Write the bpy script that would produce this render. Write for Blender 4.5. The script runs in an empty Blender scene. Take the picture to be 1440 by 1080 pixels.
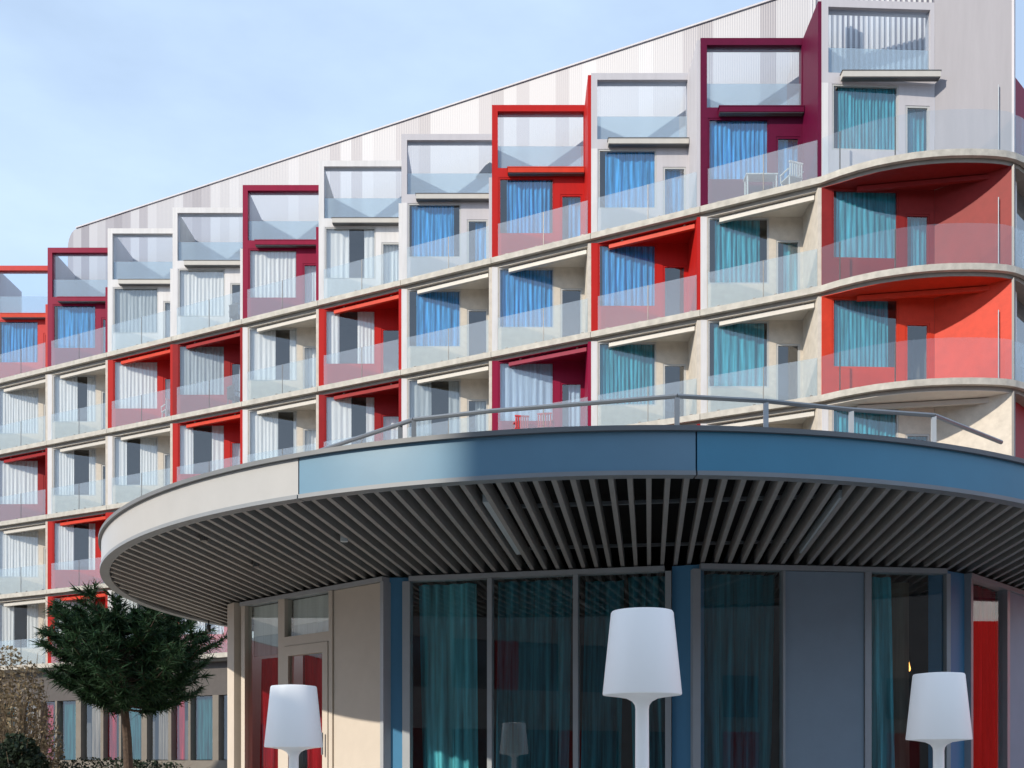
import bpy, math, random
from mathutils import Vector
R = math.radians
rnd = random.Random(7)
sc = bpy.context.scene
COL = sc.collection

# ------------------------------------------------------------------ settings
SUN_AZ = 50      # degrees to the left of straight behind the camera
SUN_EL = 30
SUN_E = 3.0
SKY_S = 0.12
EXPO = 0.56
EYE = 1.5
sh = (-math.sin(R(SUN_AZ)), -math.cos(R(SUN_AZ)))
SUN_DIR = Vector((sh[0]*math.cos(R(SUN_EL)), sh[1]*math.cos(R(SUN_EL)), math.sin(R(SUN_EL))))

# ------------------------------------------------------------------ materials
def newmat(name):
    m = bpy.data.materials.new(name); m.use_nodes = True
    nt = m.node_tree
    for n in list(nt.nodes): nt.nodes.remove(n)
    out = nt.nodes.new('ShaderNodeOutputMaterial')
    return m, nt, out

def paint(name, col, rough=0.55, var=0.10, scale=1.3, bump=0.0, bscale=40, metal=0.0, streak=False, spec=0.5):
    m, nt, out = newmat(name)
    N = nt.nodes.new; L = nt.links.new
    b = N('ShaderNodeBsdfPrincipled')
    tc = N('ShaderNodeTexCoord')
    src = tc.outputs['Object']
    if streak:
        mp = N('ShaderNodeMapping'); mp.inputs['Scale'].default_value = (1.0, 1.0, 0.12)
        L(src, mp.inputs['Vector']); src2 = mp.outputs[0]
    else:
        src2 = src
    nz = N('ShaderNodeTexNoise'); nz.inputs['Scale'].default_value = scale*3; nz.inputs['Detail'].default_value = 5
    nz.inputs['Roughness'].default_value = 0.65
    L(src2, nz.inputs['Vector'])
    mr = N('ShaderNodeMapRange'); mr.inputs[1].default_value = 0.3; mr.inputs[2].default_value = 0.7
    mr.inputs[3].default_value = 1-var; mr.inputs[4].default_value = 1+var
    L(nz.outputs['Fac'], mr.inputs[0])
    mx = N('ShaderNodeMix'); mx.data_type = 'RGBA'; mx.blend_type = 'MULTIPLY'; mx.inputs[0].default_value = 1
    mx.inputs[6].default_value = (*col, 1)
    L(mr.outputs[0], mx.inputs[7])
    L(mx.outputs[2], b.inputs['Base Color'])
    b.inputs['Roughness'].default_value = rough; b.inputs['Metallic'].default_value = metal
    b.inputs['Specular IOR Level'].default_value = spec
    if bump:
        n2 = N('ShaderNodeTexNoise'); n2.inputs['Scale'].default_value = bscale; n2.inputs['Detail'].default_value = 4
        L(src, n2.inputs['Vector'])
        bp = N('ShaderNodeBump'); bp.inputs['Strength'].default_value = bump; bp.inputs['Distance'].default_value = 0.02
        L(n2.outputs['Fac'], bp.inputs['Height']); L(bp.outputs[0], b.inputs['Normal'])
    L(b.outputs[0], out.inputs[0])
    return m

def glass(name, tint=(0.75, 0.82, 0.85), refl=0.07, milky=0.0, milk=(0.74, 0.81, 0.92), wav=0.0):
    m, nt, out = newmat(name)
    N = nt.nodes.new; L = nt.links.new
    tr = N('ShaderNodeBsdfTransparent'); tr.inputs[0].default_value = (*tint, 1)
    gl = N('ShaderNodeBsdfGlossy'); gl.inputs['Roughness'].default_value = 0.01; gl.inputs[0].default_value = (1, 1, 1, 1)
    fr = N('ShaderNodeFresnel'); fr.inputs[0].default_value = 1.5
    ad = N('ShaderNodeMath'); ad.operation = 'ADD'; ad.inputs[1].default_value = refl; ad.use_clamp = True
    L(fr.outputs[0], ad.inputs[0])
    ge = N('ShaderNodeNewGeometry'); iv = N('ShaderNodeMath'); iv.operation = 'SUBTRACT'; iv.inputs[0].default_value = 1
    L(ge.outputs['Backfacing'], iv.inputs[1])
    mu = N('ShaderNodeMath'); mu.operation = 'MULTIPLY'; L(ad.outputs[0], mu.inputs[0]); L(iv.outputs[0], mu.inputs[1])
    base = tr.outputs[0]
    if milky:
        df = N('ShaderNodeBsdfDiffuse'); df.inputs[0].default_value = (*milk, 1)
        tl = N('ShaderNodeBsdfTranslucent'); tl.inputs[0].default_value = (*milk, 1)
        m0 = N('ShaderNodeMixShader'); m0.inputs[0].default_value = 0.35
        L(df.outputs[0], m0.inputs[1]); L(tl.outputs[0], m0.inputs[2])
        m1 = N('ShaderNodeMixShader'); m1.inputs[0].default_value = milky
        L(tr.outputs[0], m1.inputs[1]); L(m0.outputs[0], m1.inputs[2]); base = m1.outputs[0]
    mx = N('ShaderNodeMixShader')
    L(mu.outputs[0], mx.inputs[0]); L(base, mx.inputs[1]); L(gl.outputs[0], mx.inputs[2])
    if wav:
        tc = N('ShaderNodeTexCoord'); nz = N('ShaderNodeTexNoise'); nz.inputs['Scale'].default_value = 0.9
        L(tc.outputs['Object'], nz.inputs['Vector'])
        bp = N('ShaderNodeBump'); bp.inputs['Strength'].default_value = wav; bp.inputs['Distance'].default_value = 0.02
        L(nz.outputs['Fac'], bp.inputs['Height']); L(bp.outputs[0], gl.inputs['Normal'])
    L(mx.outputs[0], out.inputs[0])
    return m

def cloth(name, col, trans=0.35, var=0.12):
    m, nt, out = newmat(name)
    N = nt.nodes.new; L = nt.links.new
    df = N('ShaderNodeBsdfDiffuse'); tl = N('ShaderNodeBsdfTranslucent')
    tc = N('ShaderNodeTexCoord'); mp = N('ShaderNodeMapping'); mp.inputs['Scale'].default_value = (9, 9, 0.5)
    nz = N('ShaderNodeTexNoise'); nz.inputs['Scale'].default_value = 1.6; nz.inputs['Detail'].default_value = 3
    L(tc.outputs['Object'], mp.inputs[0]); L(mp.outputs[0], nz.inputs['Vector'])
    mr = N('ShaderNodeMapRange'); mr.inputs[1].default_value = 0.3; mr.inputs[2].default_value = 0.7
    mr.inputs[3].default_value = 1-var*2; mr.inputs[4].default_value = 1+var
    L(nz.outputs['Fac'], mr.inputs[0])
    mx = N('ShaderNodeMix'); mx.data_type = 'RGBA'; mx.blend_type = 'MULTIPLY'; mx.inputs[0].default_value = 1
    mx.inputs[6].default_value = (*col, 1); L(mr.outputs[0], mx.inputs[7])
    L(mx.outputs[2], df.inputs[0]); L(mx.outputs[2], tl.inputs[0])
    ms = N('ShaderNodeMixShader'); ms.inputs[0].default_value = trans
    L(df.outputs[0], ms.inputs[1]); L(tl.outputs[0], ms.inputs[2]); L(ms.outputs[0], out.inputs[0])
    return m

def cladding_mat(name):
    m, nt, out = newmat(name)
    N = nt.nodes.new; L = nt.links.new
    b = N('ShaderNodeBsdfPrincipled'); b.inputs['Roughness'].default_value = 0.45
    tc = N('ShaderNodeTexCoord'); sp = N('ShaderNodeSeparateXYZ'); L(tc.outputs['Object'], sp.inputs[0])
    def band(w, off):
        a = N('ShaderNodeMath'); a.operation = 'MULTIPLY_ADD'; a.inputs[1].default_value = 1/w; a.inputs[2].default_value = off
        L(sp.outputs['X'], a.inputs[0])
        f = N('ShaderNodeMath'); f.operation = 'FLOOR'; L(a.outputs[0], f.inputs[0])
        wn = N('ShaderNodeTexWhiteNoise'); wn.noise_dimensions = '1D'; L(f.outputs[0], wn.inputs['W'])
        return wn.outputs['Value']
    v1 = band(0.50, 0.3)
    cr = N('ShaderNodeValToRGB'); cr.color_ramp.interpolation = 'CONSTANT'
    e = cr.color_ramp.elements
    e[0].position = 0; e[0].color = (0.325, 0.33, 0.365, 1)
    e[1].position = 0.42; e[1].color = (0.245, 0.242, 0.28, 1)
    x = e.new(0.62); x.color = (0.37, 0.378, 0.415, 1)
    x = e.new(0.86); x.color = (0.20, 0.196, 0.232, 1)
    L(v1, cr.inputs[0])
    L(cr.outputs[0], b.inputs['Base Color'])
    wv = N('ShaderNodeTexWave'); wv.wave_type = 'BANDS'; wv.bands_direction = 'X'; wv.inputs['Scale'].default_value = 4.2
    L(tc.outputs['Object'], wv.inputs['Vector'])
    bp = N('ShaderNodeBump'); bp.inputs['Strength'].default_value = 0.08; bp.inputs['Distance'].default_value = 0.03
    L(wv.outputs['Fac'], bp.inputs['Height']); L(bp.outputs[0], b.inputs['Normal'])
    L(b.outputs[0], out.inputs[0])
    return m

def leaf_mat(name, c1, c2, trans=0.2):
    m, nt, out = newmat(name)
    N = nt.nodes.new; L = nt.links.new
    b = N('ShaderNodeBsdfPrincipled'); b.inputs['Roughness'].default_value = 0.6
    b.inputs['Specular IOR Level'].default_value = 0.25
    tl = N('ShaderNodeBsdfTranslucent')
    g = N('ShaderNodeNewGeometry')
    cr = N('ShaderNodeValToRGB'); cr.color_ramp.elements[0].color = (*c1, 1); cr.color_ramp.elements[1].color = (*c2, 1)
    L(g.outputs['Random Per Island'], cr.inputs[0])
    L(cr.outputs[0], b.inputs['Base Color']); L(cr.outputs[0], tl.inputs[0])
    ms = N('ShaderNodeMixShader'); ms.inputs[0].default_value = trans
    L(b.outputs[0], ms.inputs[1]); L(tl.outputs[0], ms.inputs[2]); L(ms.outputs[0], out.inputs[0])
    return m

def emit_mat(name, col, s):
    m, nt, out = newmat(name)
    e = nt.nodes.new('ShaderNodeEmission'); e.inputs[0].default_value = (*col, 1); e.inputs[1].default_value = s
    nt.links.new(e.outputs[0], out.inputs[0]); return m

def plastic_lamp(name):
    m, nt, out = newmat(name)
    N = nt.nodes.new; L = nt.links.new
    b = N('ShaderNodeBsdfPrincipled'); b.inputs['Base Color'].default_value = (0.86, 0.87, 0.88, 1)
    b.inputs['Roughness'].default_value = 0.45
    b.inputs['Emission Color'].default_value = (0.86, 0.92, 1.0, 1)
    b.inputs['Emission Strength'].default_value = LAMP_GLOW
    L(b.outputs[0], out.inputs[0]); return m
LAMP_GLOW = 0.10

M = dict(
    cream=paint('cream_render', (0.56, 0.51, 0.44), 0.75, 0.12, bump=0.1, bscale=120),
    white=paint('white_panel', (0.62, 0.61, 0.61), 0.6, 0.11, streak=True),
    greyp=paint('grey_panel', (0.25, 0.245, 0.275), 0.6, 0.06, streak=True),
    whiter=paint('bright_white_render', (0.84, 0.83, 0.82), 0.7, 0.04),
    lilac=paint('lilac_grey_panel', (0.48, 0.465, 0.49), 0.6, 0.06, streak=True),
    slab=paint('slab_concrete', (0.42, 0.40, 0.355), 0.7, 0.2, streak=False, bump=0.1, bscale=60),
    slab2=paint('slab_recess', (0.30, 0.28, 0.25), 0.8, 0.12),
    soffit=paint('cream_soffit', (0.66, 0.62, 0.56), 0.8, 0.05),
    red=paint('red_paint', (0.43, 0.013, 0.010), 0.5, 0.10, streak=True, spec=0.18),
    coral=paint('coral_paint', (0.52, 0.045, 0.04), 0.5, 0.10, spec=0.18),
    crimson=paint('crimson_paint', (0.24, 0.006, 0.038), 0.5, 0.10, streak=True, spec=0.18),
    plum=paint('plum_paint', (0.105, 0.003, 0.03), 0.5, 0.10, spec=0.18),
    dred=paint('dark_red_paint', (0.27, 0.011, 0.013), 0.5, 0.10, spec=0.18),
    orange=paint('orange_red_paint', (0.55, 0.045, 0.02), 0.5, 0.10, spec=0.18),
    brick=paint('brown_red_paint', (0.22, 0.018, 0.017), 0.5, 0.10, spec=0.18),
    awn=paint('awning_metal', (0.50, 0.48, 0.44), 0.5, 0.05),
    frame=paint('window_frame', (0.45, 0.45, 0.44), 0.4, 0.05),
    dpane=paint('dark_window', (0.03, 0.035, 0.04), 0.08, 0.05),
    dframe=paint('dark_frame', (0.10, 0.10, 0.10), 0.4, 0.05),
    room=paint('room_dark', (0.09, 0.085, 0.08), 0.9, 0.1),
    floor=paint('balcony_deck', (0.30, 0.27, 0.24), 0.8, 0.1),
    clad=cladding_mat('striped_cladding'),
    pane=glass('window_glass', tint=(0.97,0.99,1.0), refl=0.09, wav=0.02),
    balclear=glass('corner_balustrade_glass', tint=(0.88, 0.92, 0.94), refl=0.04, milky=0.03),
    bal=glass('balustrade_glass', tint=(0.88, 0.93, 0.94), refl=0.05, milky=0.13),
    bal2=glass('terrace_glass', tint=(0.72, 0.84, 0.92), refl=0.08, milky=0.30, milk=(0.70, 0.80, 0.88)),
    upglass=glass('wind_screen_glass', tint=(0.92, 0.96, 1.0), refl=0.015, milky=0.05),
    cwhite=cloth('white_curtain', (0.90, 0.89, 0.87), 0.2, 0.06),
    cgrey=cloth('grey_curtain', (0.55, 0.60, 0.62), 0.3),
    cpale=cloth('pale_blue_curtain', (0.55, 0.70, 0.88), 0.3),
    cblue=cloth('blue_curtain', (0.08, 0.42, 0.88), 0.3, 0.3),
    cteal=cloth('teal_curtain', (0.07, 0.42, 0.54), 0.3, 0.3),
    cdteal=cloth('dark_teal_curtain', (0.03, 0.16, 0.17), 0.3, 0.3),
    pteal=cloth('lobby_teal_curtain', (0.18, 0.72, 0.86), 0.3, 0.3),
    pdteal=cloth('lobby_dark_curtain', (0.055, 0.31, 0.40), 0.3, 0.35),
    cred=cloth('red_reflection_cloth', (0.50, 0.015, 0.025), 0.3, 0.3),
    csand=cloth('sand_curtain', (0.40, 0.34, 0.27), 0.3, 0.2),
    # pavilion
    fascia_shade=paint('fascia_shade_blue', (0.055, 0.25, 0.40), 0.32, 0.05, scale=0.6, bump=0.04, bscale=3),  # shaded copy of the fascia paint, blue shade put into the colour
    fascia_half=paint('fascia_half_shade', (0.13, 0.26, 0.37), 0.32, 0.05, scale=0.6, bump=0.04, bscale=3),  # in-between copy, fading sunlight put into the colour
    fascia=paint('fascia_sunlit_pale', (0.42, 0.42, 0.415), 0.38, 0.05, scale=0.6, streak=False, bump=0.04, bscale=3),  # sunlit copy of the same fascia paint
    coping=paint('fascia_coping', (0.16, 0.17, 0.18), 0.5, 0.06),
    roofing=paint('roof_gravel', (0.35, 0.34, 0.32), 0.9, 0.2, bump=0.5, bscale=60),
    slat=paint('soffit_slat', (0.34, 0.335, 0.33), 0.55, 0.08),
    black=paint('ceiling_black', (0.015, 0.015, 0.016), 0.9, 0.1),
    alu=paint('aluminium', (0.40, 0.43, 0.46), 0.42, 0.05, metal=0.2),
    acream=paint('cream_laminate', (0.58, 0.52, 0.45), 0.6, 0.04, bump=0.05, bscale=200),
    ashade=paint('laminate_shade_blue', (0.27, 0.36, 0.45), 0.6, 0.04, bump=0.05, bscale=200),  # same laminate as the cream, with blue shade put into the colour
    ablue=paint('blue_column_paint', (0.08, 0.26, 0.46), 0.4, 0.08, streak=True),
    pglass=glass('pavilion_glass', tint=(0.93, 0.97, 0.97), refl=0.08, wav=0.012),
    gband=paint('shaded_ground_band', (0.075, 0.065, 0.06), 0.5, 0.1),  # band colour darkened to hold the ground floor's shade
    rim=paint('fascia_rim', (0.24, 0.26, 0.28), 0.45, 0.05),
    cream_shade=paint('shaded_cream_render', (0.18, 0.16, 0.135), 0.8, 0.08),  # cream render with the ground-floor shade put into its colour
    rail=paint('rail_steel', (0.22, 0.24, 0.26), 0.35, 0.05, metal=0.6),
    lampw=plastic_lamp('white_lamp_plastic'),
    ground=paint('paving', (0.36, 0.32, 0.27), 0.85, 0.15, scale=0.4, bump=0.3, bscale=8),
    bark=paint('pine_bark', (0.075, 0.05, 0.035), 0.9, 0.3, scale=6, bump=0.8, bscale=20),
    needle=leaf_mat('pine_needles', (0.006, 0.022, 0.010), (0.032, 0.080, 0.030), 0.12),
    bush=leaf_mat('bush_leaves', (0.010, 0.018, 0.012), (0.03, 0.05, 0.025)),
    dry=leaf_mat('dry_leaves', (0.13, 0.095, 0.055), (0.30, 0.24, 0.15)),
    twig=paint('twig_bark', (0.20, 0.15, 0.10), 0.9, 0.2),
    chairw=paint('white_chair_plastic', (0.75, 0.74, 0.70), 0.5, 0.05),
    chaird=paint('dark_wicker', (0.07, 0.06, 0.055), 0.6, 0.2),
    chairr=paint('red_chair_plastic', (0.55, 0.03, 0.03), 0.5, 0.05),
    wing=paint('opposite_wing_render', (0.20, 0.18, 0.16), 0.8, 0.1),
    bulb=emit_mat('amber_bulb', (1.0, 0.42, 0.10), 3.0),
    speaker=paint('speaker_black', (0.02, 0.02, 0.02), 0.6, 0.1),
    lightlens=paint('light_lens', (0.55, 0.62, 0.66), 0.3, 0.04),
)

# ------------------------------------------------------------------ mesh helper
class MB:
    def __init__(s): s.v = []; s.f = []; s.mi = []; s.mats = []
    def _m(s, m):
        if m not in s.mats: s.mats.append(m)
        return s.mats.index(m)
    def face(s, pts, m):
        b = len(s.v); s.v += [tuple(p) for p in pts]; s.f.append(tuple(range(b, b+len(pts)))); s.mi.append(s._m(m))
    def box(s, x0, y0, z0, x1, y1, z1, m):
        b = len(s.v); k = s._m(m)
        s.v += [(x0,y0,z0),(x1,y0,z0),(x1,y1,z0),(x0,y1,z0),(x0,y0,z1),(x1,y0,z1),(x1,y1,z1),(x0,y1,z1)]
        for f in ((0,3,2,1),(4,5,6,7),(0,1,5,4),(1,2,6,5),(2,3,7,6),(3,0,4,7)):
            s.f.append(tuple(b+i for i in f)); s.mi.append(k)
    def prism(s, poly, z0, z1, m):
        # poly counter-clockwise seen from above
        a = sum(poly[i][0]*poly[(i+1)%len(poly)][1]-poly[(i+1)%len(poly)][0]*poly[i][1] for i in range(len(poly)))
        if a < 0: poly = poly[::-1]
        n = len(poly); b = len(s.v); k = s._m(m)
        s.v += [(p[0],p[1],z0) for p in poly] + [(p[0],p[1],z1) for p in poly]
        s.f.append(tuple(b+i for i in range(n-1,-1,-1))); s.f.append(tuple(b+n+i for i in range(n))); s.mi += [k,k]
        for i in range(n):
            j = (i+1)%n; s.f.append((b+i,b+j,b+n+j,b+n+i)); s.mi.append(k)
    def obox(s, p, q, z0, z1, a, c, m):
        # box along p->q; a..c offsets to the left of the direction
        d = Vector((q[0]-p[0], q[1]-p[1])).normalized(); nx, ny = -d.y, d.x
        s.prism([(p[0]+nx*a,p[1]+ny*a),(q[0]+nx*a,q[1]+ny*a),(q[0]+nx*c,q[1]+ny*c),(p[0]+nx*c,p[1]+ny*c)], z0, z1, m)
    def tube(s, p, q, r, m, n=8, r2=None):
        p, q = Vector(p), Vector(q); d = (q-p).normalized()
        u = d.orthogonal().normalized(); w = d.cross(u); r2 = r if r2 is None else r2
        b = len(s.v); k = s._m(m)
        for c, rr in ((p, r), (q, r2)):
            for i in range(n):
                t = 2*math.pi*i/n; s.v.append(tuple(c+u*math.cos(t)*rr+w*math.sin(t)*rr))
        for i in range(n):
            j = (i+1)%n; s.f.append((b+i,b+j,b+n+j,b+n+i)); s.mi.append(k)
        s.f.append(tuple(b+i for i in range(n-1,-1,-1))); s.f.append(tuple(b+n+i for i in range(n))); s.mi += [k,k]
    def lathe(s, prof, m, n=48, cx=0, cy=0):
        b = len(s.v); k = s._m(m)
        for r, z in prof:
            for i in range(n):
                t = 2*math.pi*i/n; s.v.append((cx+r*math.cos(t), cy+r*math.sin(t), z))
        for a in range(len(prof)-1):
            for i in range(n):
                j = (i+1)%n
                s.f.append((b+a*n+i,b+a*n+j,b+(a+1)*n+j,b+(a+1)*n+i)); s.mi.append(k)
        s.f.append(tuple(b+i for i in range(n-1,-1,-1))); s.mi.append(k)
        e = b+(len(prof)-1)*n
        s.f.append(tuple(e+i for i in range(n))); s.mi.append(k)
    def build(s, name, parent=None, loc=(0,0,0), rz=0, smooth=False, bevel=0):
        me = bpy.data.meshes.new(name); me.from_pydata(s.v, [], s.f)
        for m in s.mats: me.materials.append(m)
        me.polygons.foreach_set('material_index', s.mi)
        if smooth:
            me.polygons.foreach_set('use_smooth', [True]*len(s.f))
            try: me.set_sharp_from_angle(angle=R(smooth if smooth is not True else 40))
            except Exception: pass
        me.update()
        o = bpy.data.objects.new(name, me); COL.objects.link(o)
        if parent: o.parent = parent
        o.location = loc; o.rotation_euler = (0,0,rz)
        if bevel:
            bm = o.modifiers.new('bevel','BEVEL'); bm.width = bevel; bm.segments = 2; bm.limit_method = 'ANGLE'
        return o
def tag(o, label=None, cat=None, group=None, kind=None):
    if label: o['label'] = label
    if cat: o['category'] = cat
    if group: o['group'] = group
    if kind: o['kind'] = kind
    return o
def empty(name, loc, rz=0):
    o = bpy.data.objects.new(name, None); COL.objects.link(o); o.location = loc; o.rotation_euler = (0,0,rz); o.empty_display_size = .3
    return o

def curtain_into(mb, p, q, z0, z1, m, seed, amp=0.035, wl=0.16, flare=0.0):
    """folded cloth hanging between p and q (plan points)"""
    r = random.Random(seed)
    L = math.hypot(q[0]-p[0], q[1]-p[1]); n = max(8, int(L/wl*9)); d = ((q[0]-p[0])/L, (q[1]-p[1])/L); nn = (-d[1], d[0])
    ph = r.uniform(0, 6); rows = 5; b = len(mb.v); k = mb._m(m)
    fr = [r.uniform(.7, 1.4) for _ in range(4)]
    for a in range(rows+1):
        t = a/rows; z = z1+(z0-z1)*t
        for i in range(n+1):
            s = i/n*L
            w = s/wl*2*math.pi
            off = amp*(math.sin(w*fr[0]+ph+.5*math.sin(w*.23+t*1.2)) + .55*math.sin(w*.43*fr[1]+ph*2+t*.7))*(.55+.45*t)
            sl = s+flare*t*math.sin(s*2.1+ph)*.08
            mb.v.append((p[0]+d[0]*sl+nn[0]*off, p[1]+d[1]*sl+nn[1]*off, z))
    for a in range(rows):
        for i in range(n):
            mb.f.append((b+a*(n+1)+i, b+a*(n+1)+i+1, b+(a+1)*(n+1)+i+1, b+(a+1)*(n+1)+i)); mb.mi.append(k)

# ------------------------------------------------------------------ world, sun, camera
w = bpy.data.worlds.new('World'); sc.world = w; w.use_nodes = True
nt = w.node_tree
for n in list(nt.nodes): nt.nodes.remove(n)
N = nt.nodes.new; L = nt.links.new
wo = N('ShaderNodeOutputWorld'); bg = N('ShaderNodeBackground'); bg.inputs[1].default_value = SKY_S
sky = N('ShaderNodeTexSky'); sky.sky_type = 'NISHITA'; sky.sun_disc = False
sky.sun_elevation = R(SUN_EL); sky.sun_rotation = math.atan2(SUN_DIR.x, SUN_DIR.y)
sky.air_density = 1.0; sky.dust_density = 1.0; sky.ozone_density = 1.5
tc = N('ShaderNodeTexCoord'); mp = N('ShaderNodeMapping'); mp.inputs['Scale'].default_value = (1.0, 1.0, 2.6)
L(tc.outputs['Generated'], mp.inputs[0])
nz = N('ShaderNodeTexNoise'); nz.inputs['Scale'].default_value = 2.2; nz.inputs['Detail'].default_value = 6; nz.inputs['Roughness'].default_value = .55
L(mp.outputs[0], nz.inputs['Vector'])
mr = N('ShaderNodeMapRange'); mr.inputs[1].default_value = 0.35; mr.inputs[2].default_value = 0.75; mr.inputs[3].default_value = 0.55; mr.inputs[4].default_value = 0.95
L(nz.outputs['Fac'], mr.inputs[0])
mx = N('ShaderNodeMix'); mx.data_type = 'RGBA'; mx.inputs[7].default_value = (4.25, 5.45, 7.1, 1)
szz = N('ShaderNodeSeparateXYZ'); L(tc.outputs['Generated'], szz.inputs[0])
mg = N('ShaderNodeMapRange'); mg.inputs[1].default_value = 0.52; mg.inputs[2].default_value = 0.15; mg.inputs[3].default_value = 0.0; mg.inputs[4].default_value = 0.42; L(szz.outputs['Z'], mg.inputs[0])
ma = N('ShaderNodeMath'); ma.operation = 'ADD'; ma.use_clamp = True; L(mr.outputs[0], ma.inputs[0]); L(mg.outputs[0], ma.inputs[1])
L(ma.outputs[0], mx.inputs[0]); L(sky.outputs[0], mx.inputs[6]); L(mx.outputs[2], bg.inputs[0]); L(bg.outputs[0], wo.inputs[0])

sd = bpy.data.lights.new('sun', 'SUN'); sd.energy = SUN_E; sd.angle = R(0.6); sd.color = (1.0, 0.90, 0.76)
so = bpy.data.objects.new('sun', sd); COL.objects.link(so); so.rotation_euler = SUN_DIR.to_track_quat('Z', 'Y').to_euler(); so.location = (-40, -30, 40)

cd = bpy.data.cameras.new('camera'); co = bpy.data.objects.new('camera', cd); COL.objects.link(co)
co.location = (0, 0, EYE); co.rotation_euler = (R(90), 0, 0)
cd.sensor_width = 36; cd.lens = 36; cd.shift_y = 530/1440; cd.clip_end = 3000; cd.clip_start = 0.1
sc.camera = co
sc.view_settings.view_transform = 'Standard'; sc.view_settings.look = 'None'; sc.view_settings.exposure = EXPO; sc.view_settings.gamma = 1
sc.cycles.use_denoising = True
sc.cycles.max_bounces = 10; sc.cycles.transparent_max_bounces = 24
sc.cycles.caustics_reflective = False; sc.cycles.caustics_refractive = False

# ------------------------------------------------------------------ ground
g = MB(); g.face([(-600,-600,0),(600,-600,0),(600,900,0),(-600,900,0)], M['ground']); g = g.build('ground'); tag(g, kind='structure')

# ------------------------------------------------------------------ hotel
W = 3.15; D = 1.56385; X0 = -19.561; Y0 = 43.131
LV = {'T': 16.55+EYE, 1: 13.46+EYE, 2: 10.36+EYE, 3: 7.20+EYE, 4: 4.10+EYE}
HT = {'T': 2.97, 1: 3.09, 2: 3.10, 3: 3.16, 4: 3.10}
TERR = LV['T']+2.97
def fx(i): return X0+i*W
def fy(i): return Y0-i*D
HC = (0.0, 34.0, 0.0)
hotel = empty('hotel_building', HC)
tag(hotel, 'stepped white and red hotel block with glass balconies behind the round pavilion', 'building')
def hl(x, y, z=0): return (x-HC[0], y-HC[1], z-HC[2])

EDGE9 = [(8.789,29.057),(9.2,28.72),(9.6,28.46),(10.05,28.22),(10.5,28.05),(10.95,27.91),(11.4,27.82),(11.87,27.765),(12.34,27.75),(12.75,27.76),(13.1,27.79),(13.4,27.84),(13.68,27.93)]
TAIL = [(14.0,28.1),(14.5,28.5),(15.2,29.15),(16.5,30.4),(18.5,32.3),(21,34.8)]

# floor slabs
for r in ('T', 1, 2, 3, 4):
    z = LV[r]; mb = MB()
    line = [(fx(-1)-1.2, fy(-1)+1.2*D/W)] + [(fx(i), fy(i)) for i in range(-1, 10)]
    back = [(26,46),(-10,64),(-30,60)]
    def off(pts, o):
        out = []
        for k, p in enumerate(pts):
            a = pts[max(0,k-1)]; b = pts[min(len(pts)-1,k+1)]
            d = Vector((b[0]-a[0], b[1]-a[1])).normalized(); out.append((p[0]+d.y*o, p[1]-d.x*o))
        return out
    full = line + EDGE9[1:] + TAIL
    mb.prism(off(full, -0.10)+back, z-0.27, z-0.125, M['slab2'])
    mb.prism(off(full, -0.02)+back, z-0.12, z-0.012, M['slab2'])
    # edge trim with open joints at every party wall
    segs = [(line[i], line[i+1]) for i in range(len(line)-1)]
    for a, b in segs:
        d = Vector((b[0]-a[0], b[1]-a[1])).normalized()
        mb.obox((a[0]+d.x*.008,a[1]+d.y*.008), (b[0]-d.x*.008,b[1]-d.y*.008), z-0.175, z+0.005, 0.06, -0.07, M['slab'])
    e9 = EDGE9+TAIL; o1 = off(e9, .07); o2 = off(e9, -.06)
    for k in range(len(e9)-1):
        mb.prism([o1[k], o1[k+1], o2[k+1], o2[k]], z-0.175, z+0.005, M['slab'])
    mb.build('floor_slab', hotel, hl(0,0,0))

COLS = {}   # (bay,row) -> wall colour
reds = {(-1,'T'):'coral',(0,'T'):'crimson',(3,'T'):'crimson',(6,'T'):'red',(8,'T'):'plum',
        (1,1):'red',(2,1):'dred',(4,1):'red',(7,1):'red',(9,1):'brick',
        (-1,2):'dred',(2,2):'red',(4,2):'dred',(6,2):'crimson',(9,2):'orange',
        (0,3):'red',(1,3):'red',(5,3):'red',(7,3):'dred',(3,3):'dred',(0,4):'red',(2,4):'coral'}
def curt(i, r):
    if r == 'T': return {-1:'cblue',0:'cblue',1:'cgrey',2:'cwhite',3:'cwhite',4:'cwhite',5:'cblue',6:'cblue',7:'cblue',8:'cblue',9:'cteal'}[i]
    if r == 1: return {5:'cblue',6:'cblue',7:'cblue',8:'cteal',9:'cteal',2:'cgrey'}.get(i,'cwhite')
    if r == 2: return {5:'cgrey',6:'cpale',7:'cteal',8:'cteal',9:'cteal'}.get(i,'cwhite')
    return {7:'cdteal',8:'cdteal',9:'cteal'}.get(i,'cwhite')

def wall_with_openings(mb, W_, top, m, wo, do, t=0.12):
    """back wall 0..W_ with window wo=(x0,x1,z0,z1) and door do; outer face y=0"""
    a0,a1,a2,a3 = wo; b0,b1,b2,b3 = do
    mb.box(0,0,0, a0,t,top, m)
    mb.box(a0,0,0, a1,t,a2, m)
    if top-a3 > .01: mb.box(a0,0,a3, a1,t,top, m)
    mb.box(a1,0,0, b0,t,top, m)
    mb.box(b0,0,b3, b1,t,top, m)
    mb.box(b1,0,0, W_,t,top, m)

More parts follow.
